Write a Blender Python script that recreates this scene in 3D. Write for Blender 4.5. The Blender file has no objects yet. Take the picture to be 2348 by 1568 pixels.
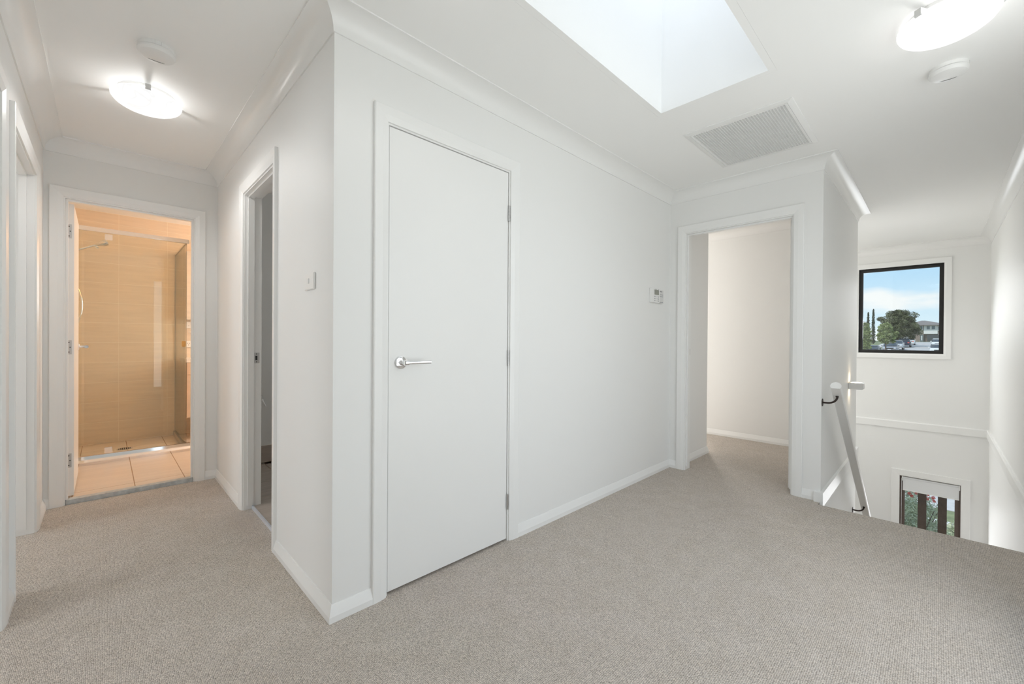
import bpy, bmesh, math, random
from mathutils import Vector, Matrix
R = math.radians
scn = bpy.context.scene
col = scn.collection

# ------------------------------------------------------------------ camera
FPX = 954.59
yaw, pitch, roll = R(45.636), R(-.280), R(.3815)
CAM = Vector((-.6465, -1.6749, 1.1222))
F0 = Vector((math.cos(yaw), math.sin(yaw), 0)); R0 = Vector((math.sin(yaw), -math.cos(yaw), 0)); U0 = Vector((0, 0, 1))
FW = F0*math.cos(pitch)+U0*math.sin(pitch); U1 = U0*math.cos(pitch)-F0*math.sin(pitch)
RT = R0*math.cos(roll)+U1*math.sin(roll); UP = U1*math.cos(roll)-R0*math.sin(roll)
cd = bpy.data.cameras.new('camera'); cam = bpy.data.objects.new('camera', cd); col.objects.link(cam)
cd.sensor_width = 36; cd.lens = 36*FPX/2348; cd.clip_start = .02; cd.clip_end = 1000
cam.matrix_world = Matrix(((RT.x, UP.x, -FW.x, CAM.x), (RT.y, UP.y, -FW.y, CAM.y), (RT.z, UP.z, -FW.z, CAM.z), (0, 0, 0, 1)))
scn.camera = cam
def un(u, v, ax, val):
    """point where the photo pixel's line of sight meets the plane ax = val"""
    d = FW+RT*((u-1174)/FPX)+UP*((784-v)/FPX); i = 'XYZ'.index(ax)
    return CAM+d*((val-CAM[i])/d[i])

# ------------------------------------------------------------------ colour management and sky
vs = scn.view_settings
vs.view_transform = 'Standard'; vs.look = 'None'; vs.gamma = 1; vs.use_curve_mapping = False; vs.exposure = 1.25
cy = scn.cycles
cy.max_bounces = 10; cy.diffuse_bounces = 8; cy.glossy_bounces = 4; cy.transmission_bounces = 4; cy.transparent_max_bounces = 12; cy.use_adaptive_sampling = True; cy.adaptive_threshold = .08
cy.sample_clamp_indirect = 4.0
world = bpy.data.worlds.new('sky'); scn.world = world; world.use_nodes = True
nt = world.node_tree; nt.nodes.clear()
def N(t, nt_, **kw):
    n = nt_.nodes.new(t)
    for k, v in kw.items():
        if k.startswith('i_'): n.inputs[k[2:]].default_value = v
        else: setattr(n, k, v)
    return n
def sky_world():
    L = nt.links.new
    tc = N('ShaderNodeTexCoord', nt); sp = N('ShaderNodeSeparateXYZ', nt)
    L(tc.outputs['Generated'], sp.inputs[0])
    ramp = N('ShaderNodeValToRGB', nt)
    e = ramp.color_ramp.elements; e[0].position = 0.0; e[0].color = (.80, .93, 1.0, 1); e[1].position = .45; e[1].color = (.34, .60, .95, 1)
    m = e = ramp.color_ramp.elements.new(.13); m.color = (.50, .76, 1.0, 1)
    L(sp.outputs['Z'], ramp.inputs[0])
    mp = N('ShaderNodeMapping', nt); mp.inputs['Scale'].default_value = (2.6, 2.6, 9.0); mp.inputs['Location'].default_value = (1.35, .1, 1.16)
    L(tc.outputs['Generated'], mp.inputs[0])
    no = N('ShaderNodeTexNoise', nt); no.inputs['Scale'].default_value = 2.3; no.inputs['Detail'].default_value = 7; no.inputs['Roughness'].default_value = .52
    L(mp.outputs[0], no.inputs['Vector'])
    cr = N('ShaderNodeValToRGB', nt); c = cr.color_ramp.elements; c[0].position = .47; c[0].color = (0, 0, 0, 1); c[1].position = .62; c[1].color = (1, 1, 1, 1)
    L(no.outputs['Fac'], cr.inputs[0])
    mx = N('ShaderNodeMix', nt, data_type='RGBA'); mx.inputs['B'].default_value = (.97, .98, 1.0, 1)
    L(cr.outputs[0], mx.inputs['Factor']); L(ramp.outputs[0], mx.inputs['A'])
    bg = N('ShaderNodeBackground', nt); bg.inputs['Strength'].default_value = .44
    L(mx.outputs['Result'], bg.inputs[0])
    out = N('ShaderNodeOutputWorld', nt); L(bg.outputs[0], out.inputs[0])
sky_world()

sd0 = bpy.data.lights.new('sun', 'SUN'); sd0.energy = 1.1; sd0.angle = R(6); sd0.color = (1, .95, .87)
sun = bpy.data.objects.new('sun', sd0); col.objects.link(sun); sun.rotation_euler = Vector((.50, -.30, -.80)).to_track_quat('-Z', 'Y').to_euler()

# ------------------------------------------------------------------ dimensions (metres)
Lx, L, W, ZC, Y1, X2, X3, Y2 = 2.9636, 2.3806, .9335, 2.3322, -1.1055, 4.7659, 7.0301, -2.1208
CP = .09; ZT = ZC+CP            # cornice size, ceiling height
YB = .35                        # end of the stairwell recess
NOSE = 2.875                    # top stair nosing
WX1_ = 1.7
LOW = -2.85                     # lower storey floor

# ------------------------------------------------------------------ daylight through the openings, and added fill lights
def area(name, loc, rot, sx, sy, power, colr=(1, 1, 1), spread=180):
    d = bpy.data.lights.new(name, 'AREA'); d.shape = 'RECTANGLE'; d.size = sx; d.size_y = sy; d.energy = power; d.color = colr; d.spread = R(spread)
    o = bpy.data.objects.new(name, d); col.objects.link(o); o.location = loc; o.rotation_euler = rot; return o
area('skylight_daylight', (.99, -.828, 3.24), (0, 0, 0), 1.22, .50, .60, (.97, .985, 1))
area('front_bedroom_daylight', (6.98, 2.0, 1.42), (0, R(90), 0), 1.25, .62, 27, (1, .96, .92), 110)
area('near_bedroom_daylight', (-4.16, -.1, 1.5), (0, R(-90), 0), 1.2, 1.5, 12, (.97, .98, 1))
area('far_bedroom_daylight', (-4.16, 1.95, 1.5), (0, R(-90), 0), 1.2, 1.1, 11.5, (.97, .98, 1))
area('stair_window_daylight', (X3-.03, -1.306, 1.565), (0, R(50), 0), 1.0, .78, 4.5, (.97, .98, 1), 150)
area('landing_fill', (1.05, Y2-.02, 1.20), (R(97), 0, R(4)), 2.0, 2.1, 6.9, (1, .97, .935))  # added fill in an invented window, evens out the landing walls
area('stair_recess_fill', (5.95, YB+.04, .9), (R(-90), 0, 0), 1.7, 2.6, 5.2, (1, .99, .97))  # added fill in an invented recess window, brightens the stairwell
area('toilet_fill', (WX1_+.02, 1.6, 1.6), (0, R(90), 0), .7, .55, 1.1, (.98, .99, 1))  # added fill in an invented window, lifts the dim toilet room
area('bathroom_daylight', (1.33, 3.45, 1.5), (0, R(90), 0), .95, .85, 7.5, (1, .92, .84))
area('lower_hall_daylight', (X3-.03, -1.61, -1.45), (0, R(90), 0), 1.2, .5, 3.5, (.97, .98, 1))

# ------------------------------------------------------------------ materials
def mat(name, colr, rough=.5, metal=0, spec=.5, emis=None, es=0, noise=0, nscale=8, bump=0, bscale=60):
    m = bpy.data.materials.new(name); m.use_nodes = True
    t = m.node_tree; b = t.nodes['Principled BSDF']
    b.inputs['Base Color'].default_value = (*colr, 1); b.inputs['Roughness'].default_value = rough
    b.inputs['Metallic'].default_value = metal; b.inputs['Specular IOR Level'].default_value = spec
    if emis: b.inputs['Emission Color'].default_value = (*emis, 1); b.inputs['Emission Strength'].default_value = es
    g = N('ShaderNodeNewGeometry', t)
    if noise:
        n = N('ShaderNodeTexNoise', t); n.inputs['Scale'].default_value = nscale; n.inputs['Detail'].default_value = 5
        t.links.new(g.outputs['Position'], n.inputs['Vector'])
        r = N('ShaderNodeValToRGB', t); e = r.color_ramp.elements
        e[0].position = .3; e[0].color = (*[max(0, c*(1-noise)) for c in colr], 1); e[1].position = .7; e[1].color = (*[min(1, c*(1+noise)) for c in colr], 1)
        t.links.new(n.outputs['Fac'], r.inputs[0]); t.links.new(r.outputs[0], b.inputs['Base Color'])
    if bump:
        n2 = N('ShaderNodeTexNoise', t); n2.inputs['Scale'].default_value = bscale; n2.inputs['Detail'].default_value = 3
        t.links.new(g.outputs['Position'], n2.inputs['Vector'])
        bp = N('ShaderNodeBump', t); bp.inputs['Strength'].default_value = bump; bp.inputs['Distance'].default_value = .001
        t.links.new(n2.outputs['Fac'], bp.inputs['Height']); t.links.new(bp.outputs[0], b.inputs['Normal'])
    return m
def carpet_mat():
    m = bpy.data.materials.new('loop_pile_carpet'); m.use_nodes = True; t = m.node_tree; b = t.nodes['Principled BSDF']; K = t.links.new
    g = N('ShaderNodeNewGeometry', t)
    mp = N('ShaderNodeMapping', t); mp.inputs['Scale'].default_value = (225, 165, 225); mp.inputs['Rotation'].default_value = (0, 0, R(0))
    K(g.outputs['Position'], mp.inputs[0])
    v = N('ShaderNodeTexVoronoi', t); v.inputs['Scale'].default_value = 1; v.inputs['Randomness'].default_value = .38
    K(mp.outputs[0], v.inputs['Vector'])
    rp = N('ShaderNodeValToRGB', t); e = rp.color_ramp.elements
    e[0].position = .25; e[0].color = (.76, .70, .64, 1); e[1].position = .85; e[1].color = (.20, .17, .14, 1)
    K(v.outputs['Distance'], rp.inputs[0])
    # each loop of yarn slightly different
    mx = N('ShaderNodeMix', t, data_type='RGBA', blend_type='MULTIPLY'); mx.inputs['Factor'].default_value = 1
    hs = N('ShaderNodeSeparateColor', t); K(v.outputs['Color'], hs.inputs[0])
    rr = N('ShaderNodeValToRGB', t); q = rr.color_ramp.elements; q[0].color = (.86, .86, .86, 1); q[1].color = (1.10, 1.09, 1.07, 1)
    K(hs.outputs[0], rr.inputs[0]); K(rp.outputs[0], mx.inputs['A']); K(rr.outputs[0], mx.inputs['B'])
    n = N('ShaderNodeTexNoise', t); n.inputs['Scale'].default_value = 9; n.inputs['Detail'].default_value = 4; K(g.outputs['Position'], n.inputs['Vector'])
    r2 = N('ShaderNodeValToRGB', t); w = r2.color_ramp.elements; w[0].position = .3; w[0].color = (.95, .94, .925, 1); w[1].position = .7; w[1].color = (1.02, 1.02, 1.03, 1)
    K(n.outputs['Fac'], r2.inputs[0])
    m2 = N('ShaderNodeMix', t, data_type='RGBA', blend_type='MULTIPLY'); m2.inputs['Factor'].default_value = 1
    K(mx.outputs['Result'], m2.inputs['A']); K(r2.outputs[0], m2.inputs['B']); K(m2.outputs['Result'], b.inputs['Base Color'])
    b.inputs['Roughness'].default_value = .95; b.inputs['Specular IOR Level'].default_value = .1
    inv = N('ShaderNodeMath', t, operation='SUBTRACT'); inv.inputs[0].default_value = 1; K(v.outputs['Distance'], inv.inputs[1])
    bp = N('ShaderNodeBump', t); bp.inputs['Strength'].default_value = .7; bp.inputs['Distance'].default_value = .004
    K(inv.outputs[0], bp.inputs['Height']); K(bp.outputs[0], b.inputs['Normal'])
    return m
def glass_mat(name, tint=(1, 1, 1), ior=1.5):
    m = bpy.data.materials.new(name); m.use_nodes = True; t = m.node_tree; t.nodes.clear(); K = t.links.new
    g = N('ShaderNodeNewGeometry', t); dp = N('ShaderNodeVectorMath', t, operation='DOT_PRODUCT'); K(g.outputs['Incoming'], dp.inputs[0]); K(g.outputs['Normal'], dp.inputs[1])
    ab = N('ShaderNodeMath', t, operation='ABSOLUTE'); K(dp.outputs['Value'], ab.inputs[0]); om = N('ShaderNodeMath', t, operation='SUBTRACT'); om.inputs[0].default_value = 1; K(ab.outputs[0], om.inputs[1])
    pw = N('ShaderNodeMath', t, operation='POWER'); K(om.outputs[0], pw.inputs[0]); pw.inputs[1].default_value = 5
    r0 = ((ior-1)/(ior+1))**2; fr = N('ShaderNodeMath', t, operation='MULTIPLY_ADD'); K(pw.outputs[0], fr.inputs[0]); fr.inputs[1].default_value = 1-r0; fr.inputs[2].default_value = r0
    tr = N('ShaderNodeBsdfTransparent', t); tr.inputs[0].default_value = (*tint, 1)
    gl = N('ShaderNodeBsdfGlossy', t); gl.inputs['Roughness'].default_value = .0
    mx = N('ShaderNodeMixShader', t); K(fr.outputs[0], mx.inputs[0]); K(tr.outputs[0], mx.inputs[1]); K(gl.outputs[0], mx.inputs[2])
    o = N('ShaderNodeOutputMaterial', t); K(mx.outputs[0], o.inputs[0]); return m
def alabaster_mat():
    m = bpy.data.materials.new('alabaster_glass_lit'); m.use_nodes = True; t = m.node_tree; b = t.nodes['Principled BSDF']; K = t.links.new
    tc = N('ShaderNodeTexCoord', t)
    n = N('ShaderNodeTexNoise', t); n.inputs['Scale'].default_value = 4.5; n.inputs['Detail'].default_value = 2; n.inputs['Distortion'].default_value = 2.0
    K(tc.outputs['Object'], n.inputs['Vector'])
    r = N('ShaderNodeValToRGB', t); e = r.color_ramp.elements; e[0].position = .43; e[0].color = (1, 1, .99, 1); e[1].position = .57; e[1].color = (1.0, 1.0, .99, 1); v_ = r.color_ramp.elements.new(.5); v_.color = (.80, .80, .80, 1)
    K(n.outputs['Fac'], r.inputs[0]); K(r.outputs[0], b.inputs['Emission Color']); b.inputs['Emission Strength'].default_value = .46
    b.inputs['Base Color'].default_value = (.12, .12, .12, 1); b.inputs['Roughness'].default_value = .25
    return m
def opal_mat():
    m = bpy.data.materials.new('opal_skylight_diffuser'); m.use_nodes = True; t = m.node_tree; t.nodes.clear()
    tr = N('ShaderNodeBsdfTranslucent', t); tr.inputs[0].default_value = (.8, .82, .84, 1); o = N('ShaderNodeOutputMaterial', t); t.links.new(tr.outputs[0], o.inputs[0]); return m
def tile_mat(name, colr, streak=.06, rough=.22, sc=(1.2, 14, 14)):
    m = bpy.data.materials.new(name); m.use_nodes = True; t = m.node_tree; b = t.nodes['Principled BSDF']; K = t.links.new
    g = N('ShaderNodeNewGeometry', t); mp = N('ShaderNodeMapping', t); mp.inputs['Scale'].default_value = sc; K(g.outputs['Position'], mp.inputs[0])
    n = N('ShaderNodeTexNoise', t); n.inputs['Scale'].default_value = 2.5; n.inputs['Detail'].default_value = 5; K(mp.outputs[0], n.inputs['Vector'])
    r = N('ShaderNodeValToRGB', t); e = r.color_ramp.elements; e[0].position = .3; e[0].color = (*[c*(1-streak) for c in colr], 1); e[1].position = .7; e[1].color = (*[min(1, c*(1+streak)) for c in colr], 1)
    K(n.outputs['Fac'], r.inputs[0]); K(r.outputs[0], b.inputs['Base Color']); b.inputs['Roughness'].default_value = rough; return m
M = {}
M['wall'] = mat('wall_paint', (.86, .86, .85), .55, bump=.06, bscale=220)
M['ceil'] = mat('ceiling_paint', (.93, .93, .92), .7, bump=.04, bscale=160)
M['trim'] = mat('white_gloss_trim', (.88, .88, .87), .28)
M['door'] = mat('white_door_paint', (.87, .87, .86), .33)
M['plastic'] = mat('white_plastic', (.86, .86, .85), .35)
M['greyplastic'] = mat('pale_grey_plastic', (.70, .70, .69), .4)
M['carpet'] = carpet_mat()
M['chrome'] = mat('chrome', (.86, .86, .87), .07, 1)
M['satin'] = mat('satin_steel', (.58, .58, .58), .3, 1)
M['bronze'] = mat('dark_bronze', (.055, .042, .038), .35, .6)
M['black'] = mat('black_aluminium', (.018, .017, .016), .4)
M['dark'] = mat('dark_slot', (.02, .02, .02), .6)
M['lcd'] = mat('lcd_screen', (.30, .31, .27), .2)
M['print'] = mat('grey_print', (.34, .35, .37), .5)
M['ink'] = mat('dark_print', (.10, .10, .12), .5)
M['glass'] = glass_mat('window_glass', (.97, .99, .98))
M['shower_glass'] = glass_mat('shower_glass', (.95, .96, .93), 1.55)
M['alabaster'] = alabaster_mat()
M['opal'] = opal_mat()
M['walltile'] = tile_mat('beige_wall_tile', (.78, .68, .56), .05, .3)
M['floortile'] = tile_mat('cream_floor_tile', (.72, .62, .52), .05, .3)
M['greytile'] = tile_mat('grey_brown_floor_tile', (.46, .40, .35), .14, .35)
M['grout'] = mat('pale_grout', (.90, .84, .74), .9)
M['floorgrout'] = mat('brown_grout', (.42, .30, .20), .9)
M['stone'] = mat('grey_stone_threshold', (.50, .53, .54), .35, noise=.18, nscale=40)
M['angle'] = mat('aluminium_angle', (.72, .76, .84), .3, .4)
M['wood'] = mat('pale_timber_laminate', (.72, .57, .45), .35, noise=.06, nscale=14)
M['bench'] = mat('white_benchtop', (.86, .84, .80), .2)
M['mirror'] = mat('mirror', (.86, .87, .87), .03, 1)
M['wcwall'] = mat('wc_wall_paint', (.80, .80, .78), .6)
M['blind'] = mat('white_blind_fabric', (.78, .79, .80), .8)
M['bronzewin'] = mat('bronze_aluminium', (.16, .125, .11), .35, .35)
M['slat'] = mat('brown_stained_timber', (.115, .065, .045), .6, noise=.2, nscale=30)
M['heat'] = mat('heat_lamp_glass', (.9, .8, .6), .3, emis=(1, .62, .28), es=4)
M['lightslot'] = mat('warm_lamp_slot', (1, .9, .75), .4, emis=(1, .80, .55), es=5)
M['leafdark'] = mat('dark_green_leaves', (.115, .13, .060), .6, noise=.5, nscale=1.2)
M['leafmid'] = mat('mid_green_leaves', (.28, .33, .14), .6, noise=.35, nscale=1.6)
M['leafcyp'] = mat('cypress_leaves', (.055, .075, .042), .7, noise=.4, nscale=3)
M['leafbush'] = mat('grey_green_leaves', (.50, .54, .37), .5, noise=.45, nscale=9)
M['red'] = mat('red_flower', (.75, .09, .06), .6)
M['bark'] = mat('grey_bark', (.13, .10, .08), .9, noise=.3, nscale=12)
M['lawn'] = mat('lawn_grass', (.20, .23, .12), .9, noise=.3, nscale=3)
M['mulch'] = mat('garden_bed_soil', (.13, .12, .085), .95, noise=.4, nscale=12)
M['road'] = mat('asphalt', (.46, .445, .445), .85, noise=.12, nscale=2)
M['path'] = mat('concrete_path', (.55, .53, .53), .8, noise=.12, nscale=5)
M['kerb'] = mat('pale_concrete_kerb', (.72, .71, .70), .8, noise=.1, nscale=10)
M['brick'] = mat('taupe_brick', (.30, .25, .22), .85, noise=.2, nscale=4)
M['render'] = mat('white_render', (.78, .77, .76), .7)
M['roof'] = mat('grey_roof_tile', (.20, .175, .165), .7, noise=.15, nscale=3)
M['garage'] = mat('charcoal_garage_door', (.085, .09, .095), .6)
M['pane'] = mat('dark_window_pane', (.17, .20, .22), .08)
M['carwhite'] = mat('white_car_paint', (.75, .76, .77), .2)
M['carsilver'] = mat('silver_car_paint', (.50, .51, .53), .22, .3)
M['cargrey'] = mat('grey_car_paint', (.26, .26, .28), .2, .3)
M['carblue'] = mat('dark_blue_car_paint', (.045, .055, .085), .18, .2)
M['carglass'] = mat('car_glass', (.03, .037, .045), .06)
M['tyre'] = mat('tyre_rubber', (.02, .02, .02), .8)
M['headlamp'] = mat('headlamp_lens', (.85, .87, .9), .1)

# ------------------------------------------------------------------ mesh helpers
class MB:
    def __init__(s): s.v = []; s.f = []
    def add(s, vs_, fs): o = len(s.v); s.v += [tuple(v) for v in vs_]; s.f += [tuple(i+o for i in f) for f in fs]; return s
    def box(s, x0, x1, y0, y1, z0, z1):
        return s.add([(x0, y0, z0), (x1, y0, z0), (x1, y1, z0), (x0, y1, z0), (x0, y0, z1), (x1, y0, z1), (x1, y1, z1), (x0, y1, z1)],
                     [(0, 3, 2, 1), (4, 5, 6, 7), (0, 1, 5, 4), (1, 2, 6, 5), (2, 3, 7, 6), (3, 0, 4, 7)])
    def tube(s, pts, r, n=12, cap=True):
        pts = [Vector(p) for p in pts]; rs = r if isinstance(r, (list, tuple)) else [r]*len(pts); V = []; Fc = []
        up = None
        for i, p in enumerate(pts):
            d = (pts[min(i+1, len(pts)-1)]-pts[max(i-1, 0)]).normalized()
            if up is None: up = Vector((0, 0, 1)) if abs(d.z) < .9 else Vector((1, 0, 0))
            a = d.cross(up).normalized(); b = a.cross(d).normalized(); up = b
            for k in range(n):
                t = 2*math.pi*k/n; V.append(p+(a*math.cos(t)+b*math.sin(t))*rs[i])
        for i in range(len(pts)-1):
            for k in range(n): Fc.append((i*n+k, i*n+(k+1) % n, (i+1)*n+(k+1) % n, (i+1)*n+k))
        if cap: Fc.append(tuple(reversed(range(n)))); Fc.append(tuple((len(pts)-1)*n+k for k in range(n)))
        return s.add(V, Fc)
    def lathe(s, prof, c, n=40, axis='Z'):
        V = []; Fc = []; c = Vector(c)
        for r, h in prof:
            for k in range(n):
                t = 2*math.pi*k/n; x, y = r*math.cos(t), r*math.sin(t)
                V.append(c+(Vector((x, y, h)) if axis == 'Z' else Vector((x, h, y)) if axis == 'Y' else Vector((h, x, y))))
        m = len(prof)
        for i in range(m-1):
            for k in range(n): Fc.append((i*n+k, i*n+(k+1) % n, (i+1)*n+(k+1) % n, (i+1)*n+k))
        Fc.append(tuple(range(n))); Fc.append(tuple((m-1)*n+k for k in reversed(range(n))))
        return s.add(V, Fc)
    def prism(s, poly, z0, z1):
        n = len(poly); return s.add([(x, y, z0) for x, y in poly]+[(x, y, z1) for x, y in poly],
            [tuple(reversed(range(n))), tuple(range(n, 2*n))]+[(i, (i+1) % n, n+(i+1) % n, n+i) for i in range(n)])
    def build(s, name, m, parent=None, smooth=None, bevel=0, fix=True):
        me = bpy.data.meshes.new(name); me.from_pydata(s.v, [], s.f)
        if fix:
            bm = bmesh.new(); bm.from_mesh(me); bmesh.ops.recalc_face_normals(bm, faces=bm.faces)
            if bevel: bmesh.ops.bevel(bm, geom=[e for e in bm.edges if e.calc_face_angle(0) > .5], offset=bevel, segments=2, affect='EDGES', clamp_overlap=True)
            bm.to_mesh(me); bm.free()
        me.materials.append(m if not isinstance(m, str) else M[m])
        if smooth:
            me.polygons.foreach_set('use_smooth', [True]*len(me.polygons)); me.set_sharp_from_angle(angle=R(smooth))
        me.update()
        o = bpy.data.objects.new(name, me); col.objects.link(o)
        if parent is not None: attach(o, parent)
        return o
def attach(o, parent):
    o.parent = parent; o.matrix_parent_inverse = Matrix.Translation(-wloc(parent))
def wloc(o):
    v = Vector(o.location)
    return v if o.parent is None else Vector(o['wl']) if 'wl' in o else (Vector((0, 0, 0)) if o.type == 'MESH' else v)
def tag(o, label, cat, group=None, kind=None):
    o['label'] = label; o['category'] = cat
    if group: o['group'] = group
    if kind: o['kind'] = kind
    return o
def struct(o, label, cat): return tag(o, label, cat, None, 'structure')
def empty(name, loc=(0, 0, 0)):
    o = bpy.data.objects.new(name, None); o.empty_display_size = .05; col.objects.link(o); o.location = loc; return o
def box(name, m, b, parent=None, bevel=0): return MB().box(*b).build(name, m, parent, bevel=bevel)
def slab(axis, c0, c1, u0, u1, v0, v1, holes=()):
    """plate of thickness c0..c1 on the axis, cut by rectangular holes (u0,u1,v0,v1)"""
    us = sorted({u0, u1, *[min(max(h[i], u0), u1) for h in holes for i in (0, 1)]}); ws = sorted({v0, v1, *[min(max(h[i], v0), v1) for h in holes for i in (2, 3)]})
    full = lambda i, j: 0 <= i < len(us)-1 and 0 <= j < len(ws)-1 and not any(h[0]-1e-6 <= us[i] and us[i+1] <= h[1]+1e-6 and h[2]-1e-6 <= ws[j] and ws[j+1] <= h[3]+1e-6 for h in holes)
    P = {'X': lambda c, u, w: (c, u, w), 'Y': lambda c, u, w: (u, c, w), 'Z': lambda c, u, w: (u, w, c)}[axis]
    idx = {}; V = []; Fc = []
    def vi(c, i, j):
        k = (c, i, j)
        if k not in idx: idx[k] = len(V); V.append(P((c0, c1)[c], us[i], ws[j]))
        return idx[k]
    for i in range(len(us)-1):
        for j in range(len(ws)-1):
            if not full(i, j): continue
            for c in (0, 1): Fc.append((vi(c, i, j), vi(c, i+1, j), vi(c, i+1, j+1), vi(c, i, j+1)))
            for di, dj, a, b in ((-1, 0, (i, j), (i, j+1)), (1, 0, (i+1, j), (i+1, j+1)), (0, -1, (i, j), (i+1, j)), (0, 1, (i, j+1), (i+1, j+1))):
                if not full(i+di, j+dj): Fc.append((vi(0, *a), vi(0, *b), vi(1, *b), vi(1, *a)))
    return MB().add(V, Fc)
def sweep(path, prof, nrm, sgn=1, closed=False):
    """mitred mouldings: one closed mesh builder per straight run. prof: (in-plane offset, offset along nrm)"""
    P = [Vector(p) for p in path]; nrm = Vector(nrm); n = len(P); segs = n if closed else n-1
    off = [(nrm.cross((P[(i+1) % n]-P[i]).normalized()))*sgn for i in range(segs)]
    def sec(i):
        if closed: a, b = off[i-1], off[i % segs]
        else: a, b = off[max(i-1, 0)], off[min(i, segs-1)]
        m = (a+b)/(1+a.dot(b)); return [P[i]+m*p+nrm*q for p, q in prof]
    out = []
    k = len(prof)
    for i in range(segs):
        V = sec(i)+sec((i+1) % n)
        out.append(MB().add(V, [tuple(range(k)), tuple(range(k, 2*k))]+[(j, (j+1) % k, k+(j+1) % k, k+j) for j in range(k)]))
    return out

# ------------------------------------------------------------------ floor, ceiling, walls
TH = .10
BX0, BX1, BYB = -.95, 1.35, 4.40          # bathroom
WX1, WY0, WY1 = 1.7, .62, 2.53            # toilet room
fl = slab('Z', -.26, 0, -4.2, X3, Y2, 4.5, [(NOSE, X3, Y2, Y1), (Lx+.02, X3, Y1-.01, Y1+.05), (X2-.05, X3, Y2, YB+.05), (BX0-.08, BX1+.1, L, 4.5), (.046, WX1+.1, .62, L+.2), (0.0, BX1+.1, L, 4.5)])
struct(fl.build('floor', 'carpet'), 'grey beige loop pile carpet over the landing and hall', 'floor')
nz = MB(); nz.tube([(NOSE, Y2, -.022), (NOSE, Y1-.001, -.022)], .022, 16)
struct(nz.build('trim_1', 'carpet', smooth=40), 'rounded carpeted nosing at the head of the stairs', 'stair nosing')
SK = (.40, 1.625, -1.0965, -.5595)        # skylight hole
struct(slab('Z', ZT, ZT+.08, -4.3, X3+.15, Y2-.1, BYB+.1, [(SK[0]-.0305, SK[1]+.0305, SK[2]-.0305, SK[3]+.0305)]).build('ceiling', 'ceil'), 'flat white plasterboard ceiling with skylight opening', 'ceiling')
sh = MB()
for b in ((SK[0]-.03, SK[0], SK[2]-.03, SK[3]+.03), (SK[1], SK[1]+.03, SK[2]-.03, SK[3]+.03), (SK[0], SK[1], SK[2]-.03, SK[2]), (SK[0], SK[1], SK[3], SK[3]+.03)):
    sh.box(*b, ZT, 3.30)
sky_e = empty('window_1', (1.01, -.83, ZT))
struct(sky_e, 'white plastered skylight shaft opening in the landing ceiling', 'skylight')
sh.build('shaft', 'ceil', sky_e)
box('skylight_pane', 'opal', (SK[0]-.03, SK[1]+.03, SK[2]-.03, SK[3]+.03, 3.302, 3.31), sky_e)

def wall(name, axis, c0, c1, u0, u1, label, z0=0, z1=ZT, holes=(), m='wall'):
    return struct(slab(axis, c0, c1, u0, u1, z0, z1, holes).build(name, m), label, 'wall')
# door openings: jamb face to jamb face, head height
D1 = (.236, .962, 2.054); D2 = (-.835, -.152, 2.045); D3 = (.817, 1.475, 2.05); D4 = (-.925, -.145, 2.05); D5 = (-.02, .80, 2.04); D6 = (1.12, 1.93, 2.04)
JB = .02
hole = lambda d: (d[0]-JB, d[1]+JB, -.3, d[2]+JB)
wall('wall_landing_back', 'Y', 0, TH, 0, Lx, 'white painted wall behind the closed cupboard door', holes=[hole(D1)])
wall('wall_hall_right', 'X', 0, TH, TH, L, 'white hall wall with light switch and toilet doorway', holes=[hole(D3)])
wall('wall_hall_end', 'Y', L, L+TH, -W-TH, TH, 'white wall at the hall end around the bathroom doorway', holes=[hole(D2)])
wall('wall_left', 'X', -W-TH, -W, Y2, L, 'white hall wall with two bedroom doorways', holes=[hole(D5), hole(D6)])
wall('wall_bedroom_door', 'X', Lx, Lx+TH, Y1+.09, TH, 'short white wall around the open bedroom doorway', holes=[hole(D4)])
wall('wall_stair_left', 'Y', Y1, Y1+.09, Lx, X2, 'white stairwell wall carrying the handrail', z0=LOW)
wall('wall_stair_return', 'X', X2-.076, X2, Y1+.09, YB+.1, 'white return wall past the stair lamp', z0=LOW)
wall('wall_stair_recess', 'Y', YB, YB+.1, X2, X3, 'white end wall of the stairwell recess', z0=LOW, holes=[(5.05, 6.85, -.45, 2.25)])
UW = (-1.727, -.885, .977, 2.15); LW = (-1.893, -1.331, -2.15, -.665); BW = (1.69, 2.31, .8, 2.05)
wall('wall_stair_end', 'X', X3, X3+.14, Y2-.1, 3.6, 'white stairwell end wall with an upper and a lower window', z0=LOW, holes=[UW, LW, BW])
wall('wall_right', 'Y', Y2-TH, Y2, -4.3, X3, 'white wall along the open side of the stairs', z0=LOW, holes=[(.0, 2.1, .1, 2.28)])
# rooms beyond the doorways
wall('wall_near_bedroom_outer', 'X', -4.3, -4.2, Y2, 3.6, 'outer wall of the rooms beyond the hall doorways', holes=[(-1.1, .9, .85, 2.1), (1.2, 2.7, .85, 2.1)])
wall('wall_between_bedrooms', 'Y', .92, 1.0, -4.2, -W-TH, 'partition between the two rooms beyond the hall')
wall('wall_far_bedroom_end', 'Y', 3.5, 3.6, -4.2, BX0-.08, 'end wall of the room beyond the far hall doorway')
wall('wall_bedroom_nib', 'Y', -.055, .75, Lx+TH, 3.69, 'short pale nib wall inside the open bedroom doorway')
wall('wall_bedroom_far', 'X', X2-.16, X2-.0765, Y1+.09, .36, 'pale far wall seen through the open bedroom doorway')
wall('wall_bedroom_back', 'Y', 3.5, 3.6, Lx+TH, X3, 'back wall of the front bedroom')
wall('wall_bedroom_side', 'X', Lx, Lx+TH, TH, 3.6, 'side wall of the front bedroom')
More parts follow.
